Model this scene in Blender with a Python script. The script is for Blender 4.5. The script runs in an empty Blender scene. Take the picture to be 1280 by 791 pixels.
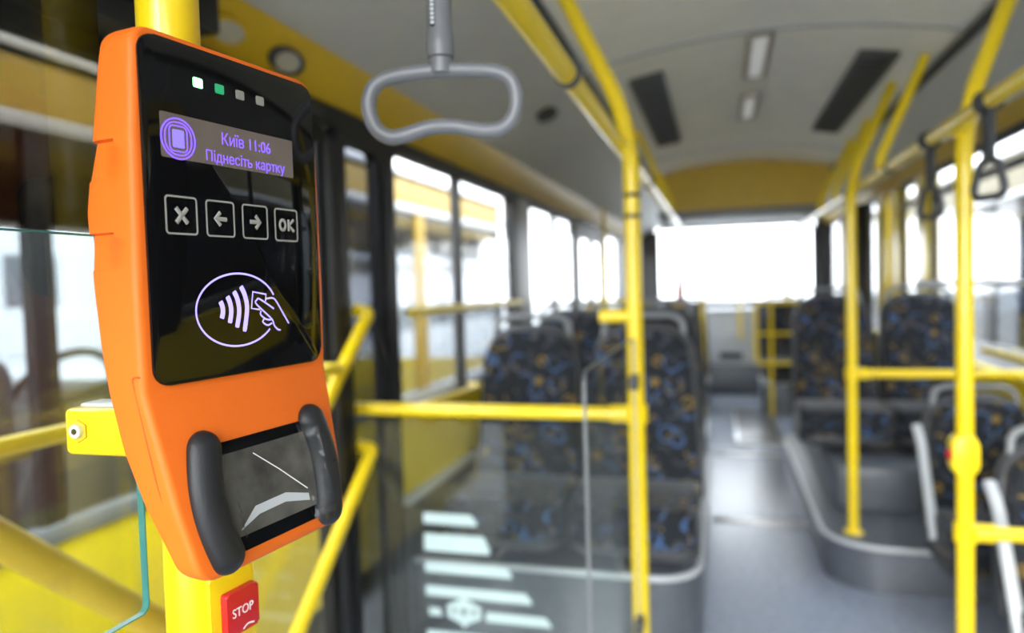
import bpy, bmesh, math, random
from mathutils import Vector, Matrix, noise
from mathutils.geometry import delaunay_2d_cdt
random.seed(4)
C = bpy.context.scene.collection
SC = bpy.context.scene
PI = math.pi

# ---------------------------------------------------------------- camera
cd = bpy.data.cameras.new('camera'); cam = bpy.data.objects.new('camera', cd); C.objects.link(cam)
cr = Vector((0.96069459, 0.27598602, -0.02996032))
cu = Vector((0.01722725, 0.04844652, 0.9986772))
cf = Vector((-0.27707242, 0.95993992, -0.04178783))
m = Matrix.Identity(4)
for i in range(3):
    m[i][0] = cr[i]; m[i][1] = cu[i]; m[i][2] = -cf[i]
m[0][3], m[1][3], m[2][3] = 0, 0, 1.43
cam.matrix_world = m
cd.sensor_width = 36; cd.lens = 25.3125; cd.clip_start = .02; cd.clip_end = 300
cd.dof.use_dof = True; cd.dof.focus_distance = .53; cd.dof.aperture_fstop = 3.1; cd.dof.aperture_blades = 0
SC.camera = cam
# ---------------------------------------------------------------- sky, exposure
w = bpy.data.worlds.new('sky'); SC.world = w; w.use_nodes = True
nt = w.node_tree; nt.nodes.clear()
wo = nt.nodes.new('ShaderNodeOutputWorld'); wb = nt.nodes.new('ShaderNodeBackground')
tc = nt.nodes.new('ShaderNodeTexCoord'); sx = nt.nodes.new('ShaderNodeSeparateXYZ'); rp = nt.nodes.new('ShaderNodeValToRGB')
nt.links.new(tc.outputs['Generated'], sx.inputs[0]); nt.links.new(sx.outputs['Z'], rp.inputs[0])
rp.color_ramp.elements[0].position = 0; rp.color_ramp.elements[0].color = (.93, .95, 1, 1)
rp.color_ramp.elements[1].position = .9; rp.color_ramp.elements[1].color = (.80, .90, 1, 1)
nt.links.new(rp.outputs[0], wb.inputs[0]); wb.inputs[1].default_value = 1.0
nt.links.new(wb.outputs[0], wo.inputs[0])
sd = bpy.data.lights.new('front_fill_sun', 'SUN'); sd.energy = .85; sd.angle = math.radians(45); sd.color = (1, .98, .94)  # soft sun added in front of the bus to lift camera-facing sides
so = bpy.data.objects.new('front_fill_sun', sd); C.objects.link(so); so.rotation_euler = Vector((.22, .93, -.36)).to_track_quat('-Z', 'Y').to_euler()
vs = SC.view_settings; vs.view_transform = 'Standard'; vs.look = 'None'; vs.gamma = 1; vs.use_curve_mapping = False
vs.exposure = 3.15
SC.cycles.transparent_max_bounces = 40; SC.cycles.max_bounces = 10; SC.cycles.diffuse_bounces = 6
SC.cycles.sample_clamp_indirect = 6

# ---------------------------------------------------------------- materials
def mat(name, col, rough=.5, metal=0, var=.06, vscale=8, bump=0, bscale=200, spec=.5, coat=0, emit=None, es=0):
    M = bpy.data.materials.new(name); M.use_nodes = True
    N = M.node_tree.nodes; L = M.node_tree.links; b = N['Principled BSDF']
    t = N.new('ShaderNodeTexCoord'); n = N.new('ShaderNodeTexNoise'); n.inputs['Scale'].default_value = vscale; n.inputs['Detail'].default_value = 4
    L.new(t.outputs['Object'], n.inputs['Vector'])
    r = N.new('ShaderNodeValToRGB')
    r.color_ramp.elements[0].position = .3; r.color_ramp.elements[1].position = .7
    r.color_ramp.elements[0].color = (*[c*(1-var) for c in col], 1); r.color_ramp.elements[1].color = (*[min(1, c*(1+var)) for c in col], 1)
    L.new(n.outputs['Fac'], r.inputs[0]); L.new(r.outputs[0], b.inputs['Base Color'])
    b.inputs['Roughness'].default_value = rough; b.inputs['Metallic'].default_value = metal
    b.inputs['Specular IOR Level'].default_value = spec; b.inputs['Coat Weight'].default_value = coat
    if bump:
        n2 = N.new('ShaderNodeTexNoise'); n2.inputs['Scale'].default_value = bscale; L.new(t.outputs['Object'], n2.inputs['Vector'])
        bp = N.new('ShaderNodeBump'); bp.inputs['Strength'].default_value = bump; bp.inputs['Distance'].default_value = .002
        L.new(n2.outputs['Fac'], bp.inputs['Height']); L.new(bp.outputs[0], b.inputs['Normal'])
    if emit:
        b.inputs['Emission Color'].default_value = (*emit, 1); b.inputs['Emission Strength'].default_value = es
    return M

def glass(name, tint=(.95, .96, .96), rough=.0, dust=.02, dustcol=(.8, .82, .82), refl=1.0):
    M = bpy.data.materials.new(name); M.use_nodes = True
    N = M.node_tree.nodes; L = M.node_tree.links; N.clear()
    o = N.new('ShaderNodeOutputMaterial'); tr = N.new('ShaderNodeBsdfTransparent'); gl = N.new('ShaderNodeBsdfGlossy')
    df = N.new('ShaderNodeBsdfDiffuse'); fr = N.new('ShaderNodeFresnel'); m1 = N.new('ShaderNodeMixShader'); m2 = N.new('ShaderNodeMixShader')
    tr.inputs[0].default_value = (*tint, 1); gl.inputs['Roughness'].default_value = rough; ge = N.new('ShaderNodeNewGeometry'); io = N.new('ShaderNodeMapRange'); io.inputs['To Min'].default_value = 1.45; io.inputs['To Max'].default_value = 1/1.45
    L.new(ge.outputs['Backfacing'], io.inputs['Value']); L.new(io.outputs[0], fr.inputs['IOR'])
    df.inputs[0].default_value = (*dustcol, 1)
    mu = N.new('ShaderNodeMath'); mu.operation = 'MULTIPLY'; mu.inputs[1].default_value = refl
    L.new(fr.outputs[0], mu.inputs[0])
    t = N.new('ShaderNodeTexCoord'); n = N.new('ShaderNodeTexNoise'); n.inputs['Scale'].default_value = 6
    mp = N.new('ShaderNodeMapRange'); mp.inputs['To Min'].default_value = dust*.4; mp.inputs['To Max'].default_value = dust*1.6
    L.new(t.outputs['Object'], n.inputs['Vector']); L.new(n.outputs['Fac'], mp.inputs['Value'])
    L.new(mp.outputs[0], m1.inputs[0]); L.new(tr.outputs[0], m1.inputs[1]); L.new(df.outputs[0], m1.inputs[2])
    L.new(mu.outputs[0], m2.inputs[0]); L.new(m1.outputs[0], m2.inputs[1]); L.new(gl.outputs[0], m2.inputs[2])
    L.new(m2.outputs[0], o.inputs[0])
    return M

def fabric():
    M = bpy.data.materials.new('seat_fabric'); M.use_nodes = True
    N = M.node_tree.nodes; L = M.node_tree.links; b = N['Principled BSDF']
    t = N.new('ShaderNodeTexCoord')
    wn = N.new('ShaderNodeTexNoise'); wn.inputs['Scale'].default_value = 9
    L.new(t.outputs['Object'], wn.inputs['Vector'])
    def add(fac, base, col):
        mx = N.new('ShaderNodeMix'); mx.data_type = 'RGBA'
        L.new(fac, mx.inputs['Factor']); 
        if isinstance(base, tuple): mx.inputs['A'].default_value = base
        else: L.new(base, mx.inputs['A'])
        mx.inputs['B'].default_value = col
        return mx.outputs['Result']
    def arcs(scale, off, lo, hi, thr):
        mp = N.new('ShaderNodeMapping'); mp.inputs['Location'].default_value = off; L.new(t.outputs['Object'], mp.inputs['Vector'])
        v = N.new('ShaderNodeTexVoronoi'); v.inputs['Scale'].default_value = scale; L.new(mp.outputs[0], v.inputs['Vector'])
        a = N.new('ShaderNodeMath'); a.operation = 'GREATER_THAN'; a.inputs[1].default_value = lo; L.new(v.outputs['Distance'], a.inputs[0])
        c = N.new('ShaderNodeMath'); c.operation = 'LESS_THAN'; c.inputs[1].default_value = hi; L.new(v.outputs['Distance'], c.inputs[0])
        n = N.new('ShaderNodeTexNoise'); n.inputs['Scale'].default_value = scale*1.35; L.new(mp.outputs[0], n.inputs['Vector'])
        g = N.new('ShaderNodeMath'); g.operation = 'GREATER_THAN'; g.inputs[1].default_value = thr; L.new(n.outputs['Fac'], g.inputs[0])
        p = N.new('ShaderNodeMath'); p.operation = 'MULTIPLY'; L.new(a.outputs[0], p.inputs[0]); L.new(c.outputs[0], p.inputs[1])
        q = N.new('ShaderNodeMath'); q.operation = 'MULTIPLY'; L.new(p.outputs[0], q.inputs[0]); L.new(g.outputs[0], q.inputs[1])
        return q.outputs[0]
    c = add(arcs(11.5, (0, 0, 0), .36, .445, .515), (.014, .016, .021, 1), (.05, .10, .22, 1))
    c = add(arcs(12.5, (3.1, 1.7, 5.2), .34, .415, .51), c, (.21, .135, .035, 1))
    c = add(arcs(12, (7.7, 4.4, 2.2), .36, .46, .50), c, (.05, .055, .068, 1))
    L.new(c, b.inputs['Base Color']); b.inputs['Roughness'].default_value = .85; b.inputs['Specular IOR Level'].default_value = .3
    b.inputs['Sheen Weight'].default_value = .22; b.inputs['Sheen Roughness'].default_value = .35
    return M

def ceiling_mat():
    M = mat('ceiling_perforated', (.80, .78, .75), .6, var=.03)
    N = M.node_tree.nodes; L = M.node_tree.links; b = N['Principled BSDF']
    t = N.new('ShaderNodeTexCoord'); v = N.new('ShaderNodeTexVoronoi'); v.inputs['Scale'].default_value = 60; v.inputs['Randomness'].default_value = 0
    L.new(t.outputs['Object'], v.inputs['Vector'])
    bp = N.new('ShaderNodeBump'); bp.inputs['Strength'].default_value = .5; bp.inputs['Distance'].default_value = .002
    L.new(v.outputs['Distance'], bp.inputs['Height']); L.new(bp.outputs[0], b.inputs['Normal'])
    return M

Y = mat('yellow_paint', (.84, .61, .008), .28, var=.03, coat=.3)
YB = mat('bus_yellow', (.88, .66, .008), .35, var=.02)
YG = mat('yellow_moulding', (.62, .40, .012), .42, var=.04)
CREAM = mat('cream_paint', (.85, .74, .42), .4, var=.03)
ORANGE = mat('orange_plastic', (.80, .15, .012), .5, var=.015, bump=.08, bscale=900, spec=.3)
BLACKG = mat('black_gloss_glass', (.004, .004, .0045), .03, var=0, spec=.3)
BLACK = mat('black_rubber', (.018, .018, .02), .55, var=.1)
BLACKP = mat('black_paint', (.012, .012, .014), .45, var=.05, spec=.3)
BUMPER = mat('charcoal_rubber', (.016, .016, .018), .45, var=.06, bump=.1, bscale=700, spec=.3)
HOLE = mat('hole_black', (.002, .002, .002), .9, var=0)
GREYP = mat('grey_plastic', (.22, .23, .245), .4, var=.03)
STRAPG = mat('strap_grey', (.15, .155, .17), .35, var=.03, bump=.05)
DARKG = mat('dark_grey_plastic', (.05, .052, .058), .5, var=.08)
LIGHTG = mat('light_grey_trim', (.5, .52, .55), .3, var=.04)
ALU = mat('brushed_metal', (.6, .6, .6), .3, metal=1, var=.04)
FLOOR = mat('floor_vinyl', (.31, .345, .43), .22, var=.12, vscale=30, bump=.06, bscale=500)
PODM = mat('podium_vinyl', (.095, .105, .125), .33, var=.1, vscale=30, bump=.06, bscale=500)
CEIL = ceiling_mat()
CEILG = mat('ceiling_side_grey', (.46, .455, .445), .5, var=.03)
FAB = fabric()
RED = mat('red_plastic', (.55, .012, .018), .3, var=.03)
WHITE = mat('white_print', (.85, .85, .85), .5, var=.02)
FROST = mat('frosted_print', (.44, .56, .57), .6, var=.04)
DIFF = mat('lamp_diffuser', (.75, .75, .78), .4, var=.02, emit=(1, 1, 1), es=.02)
LENSM = mat('lamp_lens', (.5, .47, .38), .25, var=.2, vscale=120)
G_WIN = glass('window_glass', (.96, .97, .97), dust=.004)
G_BUS = glass('bus_side_glass', (.84, .85, .86), dust=.01)
G_TINT = glass('tinted_glass', (.22, .21, .19), dust=.004)
G_FILM = glass('dark_film_glass', (.46, .44, .40), dust=.002)
G_DARK = glass('dark_glass', (.42, .43, .45), dust=.003, refl=.5)
G_PART = glass('partition_glass', (.93, .96, .95), dust=.012)
G_SIDE = glass('side_screen_glass', (.98, .99, .985), dust=.003, refl=.22)
G_BUSD = glass('dark_bus_glass', (.25, .28, .32), dust=.005)
G_EDGE = mat('glass_edge', (.05, .22, .20), .2, var=.1)
FILM = glass('clear_film', (.93, .93, .93), rough=.10, dust=.0, refl=1.1)
SCAN = mat('scanner_glass', (.085, .08, .07), .07, var=.5, vscale=30, spec=.6)
ASPH = mat('pale_bounce_ground', (.42, .42, .42), .85, var=.15, bump=.3, bscale=40)  # ground made paler than asphalt to bounce light up onto the ceiling
BARK = mat('bark', (.07, .06, .055), .9, var=.2)
YB_DARK = mat('bus_yellow_darkened', (.42, .26, .005), .4, var=.08)  # bus yellow with its colour darkened to offset the strong sky light
DBLUE = mat('dull_blue_grey_paint', (.08, .095, .125), .35, var=.08)
DCREAM = mat('dull_cream_paint', (.13, .11, .045), .4, var=.08)
STEEL = mat('grey_blue_paint', (.26, .30, .35), .35, var=.05)
WALLP = mat('pale_render', (.6, .6, .6), .8, var=.06)
def emis(name, col, s, base=(.02, .02, .02)): return mat(name, base, .4, var=0, emit=col, es=s)
E_GREEN = emis('led_green_lit', (.16, 1, .25), .8)
E_GREEN2 = emis('led_green_dim', (.02, .5, .18), .06, (.02, .2, .1))
LEDOFF = mat('led_off', (.30, .29, .26), .5, var=.02)
E_VIOLET = emis('display_violet', (.22, .10, 1), .2)
E_VIOLETF = emis('display_violet_fill', (.25, .18, 1), .17)
DISP = mat('display_panel', (.07, .06, .04), .35, var=.2, vscale=20, emit=(.5, .40, .40), es=.018, spec=.2)
E_NFC = emis('tap_symbol_light', (.36, .30, 1), .24)
KEYG = mat('key_print', (.33, .32, .30), .5, var=.03)

# ---------------------------------------------------------------- mesh helpers
def obj(name, bm, material, parent=None, smooth=35):
    me = bpy.data.meshes.new(name); bmesh.ops.recalc_face_normals(bm, faces=bm.faces[:]); bm.to_mesh(me); bm.free()
    me.materials.append(material)
    if smooth:
        for p in me.polygons: p.use_smooth = True
        me.set_sharp_from_angle(angle=math.radians(smooth))
    o = bpy.data.objects.new(name, me); C.objects.link(o)
    if parent: o.parent = parent
    return o
def B(): return bmesh.new()
def box(bm, x0, x1, y0, y1, z0, z1, bev=0, seg=2):
    r = bmesh.ops.create_cube(bm, size=1); vs_ = r['verts']
    for v in vs_: v.co = Vector(((x0+x1)/2+v.co.x*(x1-x0), (y0+y1)/2+v.co.y*(y1-y0), (z0+z1)/2+v.co.z*(z1-z0)))
    if bev:
        es = list({e for v in vs_ for e in v.link_edges})
        bmesh.ops.bevel(bm, geom=es, offset=bev, segments=seg, affect='EDGES', profile=.5)
    return bm
def fillet(pts, r, n=6):
    pts = [Vector(p) for p in pts]; out = [pts[0]]
    for i in range(1, len(pts)-1):
        a, b, c = pts[i-1], pts[i], pts[i+1]; d1 = (a-b); d2 = (c-b)
        rr = min(r, d1.length*.49, d2.length*.49); p1 = b+d1.normalized()*rr; p2 = b+d2.normalized()*rr
        for k in range(n+1):
            t = k/n; out.append(p1*(1-t)**2+b*2*t*(1-t)+p2*t*t)
    out.append(pts[-1]); return out
def tube(bm, pts, r, seg=12, closed=False, sy=1.0):
    pts = [Vector(p) for p in pts]; n = len(pts); rings = []; prev = None
    for i, p in enumerate(pts):
        if closed: t = (pts[(i+1) % n]-pts[i-1]).normalized()
        else: t = (pts[min(i+1, n-1)]-pts[max(i-1, 0)]).normalized()
        if prev is None:
            a = Vector((0, 0, 1)) if abs(t.z) < .9 else Vector((1, 0, 0))
            nx = t.cross(a).normalized()
        else: nx = (prev-t*prev.dot(t)).normalized()
        prev = nx; ny = t.cross(nx)
        rr = r[i] if isinstance(r, (list, tuple)) else r
        rings.append([bm.verts.new(p+(nx*math.cos(2*PI*k/seg)+ny*math.sin(2*PI*k/seg)*sy)*rr) for k in range(seg)])
    for i in range(n if closed else n-1):
        A, D = rings[i], rings[(i+1) % n]
        for k in range(seg): bm.faces.new((A[k], A[(k+1) % seg], D[(k+1) % seg], D[k]))
    if not closed:
        bm.faces.new(rings[0][::-1]); bm.faces.new(rings[-1])
    return bm
def lathe(bm, prof, cx=0, cy=0, seg=24):
    rings = [[bm.verts.new((cx+r*math.cos(2*PI*k/seg), cy+r*math.sin(2*PI*k/seg), z)) for k in range(seg)] for r, z in prof]
    for A, D in zip(rings, rings[1:]):
        for k in range(seg): bm.faces.new((A[k], A[(k+1) % seg], D[(k+1) % seg], D[k]))
    bm.faces.new(rings[0][::-1]); bm.faces.new(rings[-1]); return bm
def rrect(w, h, r, cx=0, cy=0, n=5):
    o = []
    for sx_, sy_, a0 in ((1, 1, 0), (-1, 1, 90), (-1, -1, 180), (1, -1, 270)):
        for k in range(n+1):
            a = math.radians(a0+90*k/n); o.append((cx+sx_*(w/2-r)+r*math.cos(a), cy+sy_*(h/2-r)+r*math.sin(a)))
    return o
def prism(bm, poly, f, d0, d1, bev=0, seg=3, both=False):
    """poly of 2-D points extruded from d0 to d1; f(u,v,d) -> 3-D point; the d1 rim may be bevelled"""
    A = [bm.verts.new(f(u, v, d0)) for u, v in poly]; D = [bm.verts.new(f(u, v, d1)) for u, v in poly]; n = len(poly)
    fa = bm.faces.new(A[::-1]); fd = bm.faces.new(D)
    for i in range(n): bm.faces.new((A[i], A[(i+1) % n], D[(i+1) % n], D[i]))
    if bev:
        es = list(fd.edges)+(list(fa.edges) if both else [])
        bmesh.ops.bevel(bm, geom=es, offset=bev, segments=seg, affect='EDGES', profile=.5)
    return bm
def ring(bm, outer, inner, f, d0, d1):
    n = len(outer)
    V = [[bm.verts.new(f(u, v, d)) for u, v in P] for P, d in ((outer, d0), (outer, d1), (inner, d1), (inner, d0))]
    for a in range(4):
        P, Q = V[a], V[(a+1) % 4]
        for i in range(n): bm.faces.new((P[i], P[(i+1) % n], Q[(i+1) % n], Q[i]))
    return bm
fXY = lambda u, v, d: (u, v, d)
fXZ = lambda u, v, d: (u, d, v)
fYZ = lambda u, v, d: (d, u, v)
def text_mesh(name, s, material, parent, cx, cy, width, height, c, thick=.0003, bold=0):
    """lettering as a thin slab: glyph outlines from the built-in font, filled by constrained triangulation"""
    cu_ = bpy.data.curves.new('t', 'FONT'); cu_.body = s; cu_.size = 1; cu_.fill_mode = 'NONE' if 'NONE' in cu_.bl_rna.properties['fill_mode'].enum_items else 'FRONT'
    cu_.offset = bold; cu_.resolution_u = 4
    o = bpy.data.objects.new('t', cu_); C.objects.link(o); bpy.context.view_layer.update()
    crv = o.to_curve(bpy.context.evaluated_depsgraph_get())
    loops = []
    for sp_ in crv.splines:
        P = []; bp_ = sp_.bezier_points; n = len(bp_)
        for k in range(n):
            a, b = bp_[k], bp_[(k+1) % n]
            straight = (a.handle_right-a.co).length < 1e-5 and (b.handle_left-b.co).length < 1e-5 or (a.handle_right_type == 'VECTOR' and b.handle_left_type == 'VECTOR')
            m_ = 1 if straight else 5
            for q in range(m_):
                t = q/m_; P.append((a.co*(1-t)**3+3*a.handle_right*t*(1-t)**2+3*b.handle_left*t*t*(1-t)+b.co*t**3).to_2d())
        P = [p for k, p in enumerate(P) if (p-P[k-1]).length > 1e-5]
        if len(P) > 2: loops.append(P)
    o.to_curve_clear(); bpy.data.objects.remove(o); bpy.data.curves.remove(cu_)
    def wind(x, y):
        w_ = 0
        for P in loops:
            for k in range(len(P)):
                p, q = P[k-1], P[k]
                if (p.y > y) != (q.y > y) and x < p.x+(y-p.y)/(q.y-p.y)*(q.x-p.x): w_ += 1 if q.y > p.y else -1
        return w_
    co = []; ed = []
    for P in loops:
        b0 = len(co); co += P; ed += [(b0+k, b0+(k+1) % len(P)) for k in range(len(P))]
    V, E2, F, _, _, _ = delaunay_2d_cdt(co, ed, [], 0, 1e-6)
    xs = [v.x for v in V]; ys = [v.y for v in V]; x0, x1, y0, y1 = min(xs), max(xs), min(ys), max(ys)
    bm = B(); f2 = lambda v, z: (cx+(v.x-(x0+x1)/2)/(x1-x0)*width, cy+(v.y-(y0+y1)/2)/(y1-y0)*height, z)
    top = [bm.verts.new(f2(v, c+thick)) for v in V]
    for f in F:
        gx = sum(V[k].x for k in f)/len(f); gy = sum(V[k].y for k in f)/len(f)
        if wind(gx, gy): bm.faces.new([top[k] for k in f])
    bmesh.ops.delete(bm, geom=[v for v in bm.verts if not v.link_faces], context='VERTS')
    r = bmesh.ops.extrude_face_region(bm, geom=bm.faces[:])
    for v in r['geom']:
        if isinstance(v, bmesh.types.BMVert): v.co.z = c
    return obj(name, bm, material, parent, 0)
def thing(name, label, cat, loc=(0, 0, 0), rotz=0, group=None):
    o = bpy.data.objects.new(name, None); C.objects.link(o); o.empty_display_size = .05
    o.location = loc; o.rotation_euler = (0, 0, rotz); tag(o, label, cat, group); return o
def tag(o, label, cat, group=None):
    o['label'] = label; o['category'] = cat
    if group: o['group'] = group
    return o
def structure(o): o['kind'] = 'structure'; return o
def dup(root, label, loc=None, rotz=None, group=None):
    def cp(o, parent):
        c = o.copy(); C.objects.link(c)
        if parent: c.parent = parent
        for ch in list(o.children): cp(ch, c)
        return c
    r = cp(root, None); r['label'] = label
    if group: r['group'] = group
    if loc is not None: r.location = loc
    if rotz is not None: r.rotation_euler = (0, 0, rotz)
    return r

# ================================================================ STRUCTURE
XL, XR, Y0, Y1 = -1.15, 1.42, -.8, 10.6
XC = .18
def vault(x): return 2.42-.1736*(x-XC)**2
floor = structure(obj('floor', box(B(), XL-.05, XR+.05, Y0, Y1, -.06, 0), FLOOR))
for y0, y1, n in ((4.38, 4.46, 'threshold_strip'), (6.1, 6.16, 'threshold_strip')):
    obj(n, box(B(), -.06, .5, y0, y1, 0, .006, .002), ALU, floor)
bm = B(); box(bm, .12, .52, 6.5, 8.2, 0, .008, .003); obj('floor_hatch', bm, ALU, floor)
bm = B()
for k in range(14): box(bm, .15, .49, 6.58+k*.115, 6.62+k*.115, .008, .014)
obj('hatch_ribs', bm, PODM, floor)
# rear step
obj('rear_step', box(B(), XL, XR, 9.3, Y1, 0, .40, .02), PODM, floor)
obj('step_edge', box(B(), XL, XR, 9.285, 9.33, .385, .41, .005), LIGHTG, floor)
def podium(name, x0, x1, y0, y1, z1, r, side):
    # rounded plan outline: only the two aisle-side corners are round
    P = []
    n = 8
    if side > 0:   # aisle on the right (+x)
        P.append((x0, y0))
        P += [(x1-r+r*math.sin(a), y0+r-r*math.cos(a)) for a in [PI/2*k/n for k in range(n+1)]]
        P += [(x1-r+r*math.cos(a), y1-r+r*math.sin(a)) for a in [PI/2*k/n for k in range(n+1)]]
        P.append((x0, y1)); line = P[:]
    else:
        P.append((x1, y0))
        P += [(x0+r-r*math.sin(a), y0+r-r*math.cos(a)) for a in [PI/2*k/n for k in range(n+1)]]
        P += [(x0+r-r*math.cos(a), y1-r+r*math.sin(a)) for a in [PI/2*k/n for k in range(n+1)]]
        P.append((x1, y1)); line = P[:]
    o = obj(name, prism(B(), P, fXY, 0, z1, .01, 2), PODM, floor)
    obj('podium_edge', tube(B(), [(x, y, z1-.006) for x, y in line], .012, 8), LIGHTG, o)
    return o
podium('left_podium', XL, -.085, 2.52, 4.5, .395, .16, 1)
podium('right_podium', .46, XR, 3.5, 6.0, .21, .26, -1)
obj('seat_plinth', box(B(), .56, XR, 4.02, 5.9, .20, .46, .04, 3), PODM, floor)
# ceiling
def strip(name, prof, y0, y1, material, parent=None, th=.03, cap=True):
    """profile of (x,z) points swept along y, thickened upwards"""
    bm = B(); n = len(prof); ny = 2
    lo = [[bm.verts.new((x, y, z)) for x, z in prof] for y in (y0, y1)]
    hi = [[bm.verts.new((x, y, z+th)) for x, z in prof] for y in (y0, y1)]
    for i in range(n-1):
        bm.faces.new((lo[0][i], lo[0][i+1], lo[1][i+1], lo[1][i])); bm.faces.new((hi[0][i], hi[0][i+1], hi[1][i+1], hi[1][i]))
        for j in (0, 1): bm.faces.new((lo[j][i], lo[j][i+1], hi[j][i+1], hi[j][i]))
    for i in (0, n-1): bm.faces.new((lo[0][i], lo[1][i], hi[1][i], hi[0][i]))
    return obj(name, bm, material, parent)
vx = [-.54+1.44*k/16 for k in range(17)]
ceiling = structure(strip('ceiling', [(x, vault(x)) for x in vx], Y0, Y1, CEIL))
LS = lambda x: 2.11+(x+1.05)/.51*.22
for y0, y1 in ((Y0, .95), (.956, 3.35), (3.356, 5.6), (5.606, 8), (8.006, Y1)):
    strip('left_ceiling_panel', [(-1.05, 2.11), (-.535, LS(-.535))], y0, y1, CEILG, ceiling)
    strip('right_ceiling_panel', [(.905, 2.32), (1.33, 2.225)], y0, y1, CEILG, ceiling)
strip('left_joint_strip', [(-.56, 2.318), (-.525, 2.325)], Y0, Y1, DARKG, ceiling, .004)
strip('right_joint_strip', [(.885, 2.312), (.93, 2.304)], Y0, Y1, BLACK, ceiling, .004)
strip('left_cantrail', [(-1.155, 1.99), (-1.14, 2.0), (-1.06, 2.09), (-1.045, 2.115)], Y0, Y1, YG, ceiling)
strip('right_cantrail', [(1.32, 2.23), (1.335, 2.222), (1.41, 2.165), (1.425, 2.15)], Y0, Y1, YG, ceiling)
for y in (3.04, 5.6):
    strip('roof_seam', [(x, vault(x)-.012) for x in vx], y, y+.035, LIGHTG if y > 4 else CEILG, ceiling, .012)
# dropped roof unit at the back
bm = B(); P = [(x, vault(x)) for x in vx]+[(.86, 2.06), (.84, 2.03), (-.46, 2.03), (-.48, 2.06)]
obj('roof_unit', prism(bm, P, fXZ, 6.4, 7.4), YG, ceiling)
obj('roof_unit_base', box(B(), -.5, .88, 6.38, 7.5, 1.975, 2.03, .01), GREYP, ceiling)
obj('header_cover', box(B(), -1.148, -1.015, Y0, 1.34, 1.985, 2.14, .01), BLACKP, ceiling)
# side walls
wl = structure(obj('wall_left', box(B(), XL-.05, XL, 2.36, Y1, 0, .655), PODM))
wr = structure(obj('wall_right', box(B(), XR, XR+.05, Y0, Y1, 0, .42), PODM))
obj('front_panel', box(B(), XL-.05, XL, Y0, .28, 0, 2.0), DARKG, wl)
obj('window_ledge', box(B(), XL, XL+.05, 2.40, 6.0, .635, .665, .006), LIGHTG, wl)
obj('side_panel', box(B(), XL-.05, XL+.012, 2.40, 6.05, .665, .965), YB, wl)
obj('side_panel', box(B(), XL-.05, XL+.012, 7.45, Y1, .655, .965), DARKG, wl)
obj('side_panel', box(B(), XR-.012, XR+.05, Y0, Y1, .42, .90), YB, wr)
obj('header', box(B(), XL-.05, XL, Y0, Y1, 1.95, 2.02), BLACKP, wl)
obj('header', box(B(), XR, XR+.05, Y0, Y1, 2.125, 2.2), BLACKP, wr)
for y0, y1, mt in ((2.34, 2.42, BLACKP), (4.03, 4.16, BLACKP), (4.16, 4.40, GREYP), (5.92, 6.06, BLACKP), (7.42, 7.55, BLACKP), (8.9, 9.1, BLACKP), (10.4, 10.6, BLACKP)):
    obj('pillar', box(B(), XL-.05, XL+.015, y0, y1, .0 if y0 in (2.34, 5.92) else .965, 1.96), mt, wl)
for y0, y1, mt in ((-.8, -.65, BLACKP), (.9, 1.1, BLACKP), (3.0, 3.15, BLACKP), (5.60, 5.92, Y), (6.45, 6.72, Y), (6.86, 7.28, Y), (9.25, 9.35, BLACKP), (10.4, 10.6, BLACKP)):
    obj('pillar', box(B(), XR-.03, XR+.05, y0, y1, .86, 2.14, .012), mt, wr)
def window(name, X, y0, y1, z0, z1, mull=(), bars=(), gm=None):
    fr = .022
    f = structure(obj(name, ring(B(), rrect(y1-y0, z1-z0, .05, (y0+y1)/2, (z0+z1)/2), rrect(y1-y0-2*fr, z1-z0-2*fr, .04, (y0+y1)/2, (z0+z1)/2), fYZ, X-.03, X+.012), BLACK))
    ys = [y0+.02]+list(mull)+[y1-.02]
    for a, b in zip(ys, ys[1:]): obj('pane', box(B(), X-.012, X-.006, a, b, z0+.02, z1-.02), gm or G_WIN, f)
    for y in mull: obj('mullion', box(B(), X-.03, X+.012, y-.018, y+.018, z0+.02, z1-.02), BLACK, f)
    for z in bars: obj('transom', box(B(), X-.03, X+.012, y0+.02, y1-.02, z-.018, z+.018), BLACK, f)
window('window_1', XL, 2.42, 4.03, .965, 1.955, (3.13,))
window('window_2', XL, 4.40, 5.92, .965, 1.955, (5.15,))
window('window_3', XL, 7.55, 8.90, .965, 1.955)
window('window_4', XL, 9.10, 10.4, .965, 1.955)
window('window_5', XR+.02, -.65, .90, .86, 2.13)
window('window_6', XR+.02, 1.10, 3.0, .86, 2.13, (2.0,))
window('window_7', XR+.02, 3.15, 5.60, .86, 2.13, (), (1.97,))
window('window_8', XR+.02, 5.92, 6.45, .86, 2.13, (), (1.97,))
window('window_9', XR+.02, 9.35, 10.4, .86, 2.13)
window('window_10', XR+.02, 7.28, 9.25, .86, 2.13)
# rear wall and window
bk = structure(obj('wall_rear', box(B(), XL-.05, XR+.05, Y1, Y1+.06, 0, 1.10), DARKG))
obj('rear_header', box(B(), XL-.05, XR+.05, Y1, Y1+.06, 2.2, 2.46), GREYP, bk)
for a, b in ((XL-.05, -.86), (1.27, XR+.05)): obj('rear_pillar', box(B(), a, b, Y1, Y1+.06, 1.1, 2.2), DARKG, bk)
o_ = lambda w_, h_, r_: rrect(w_, h_, r_, .205, 1.65)
rwf = structure(obj('window_11', ring(B(), o_(2.13, 1.1, .12), o_(2.05, 1.02, .09), fXZ, Y1-.02, Y1+.05), BLACK))
obj('pane', box(B(), -.85, 1.26, Y1+.02, Y1+.026, 1.11, 2.19), G_WIN, rwf)
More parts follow.
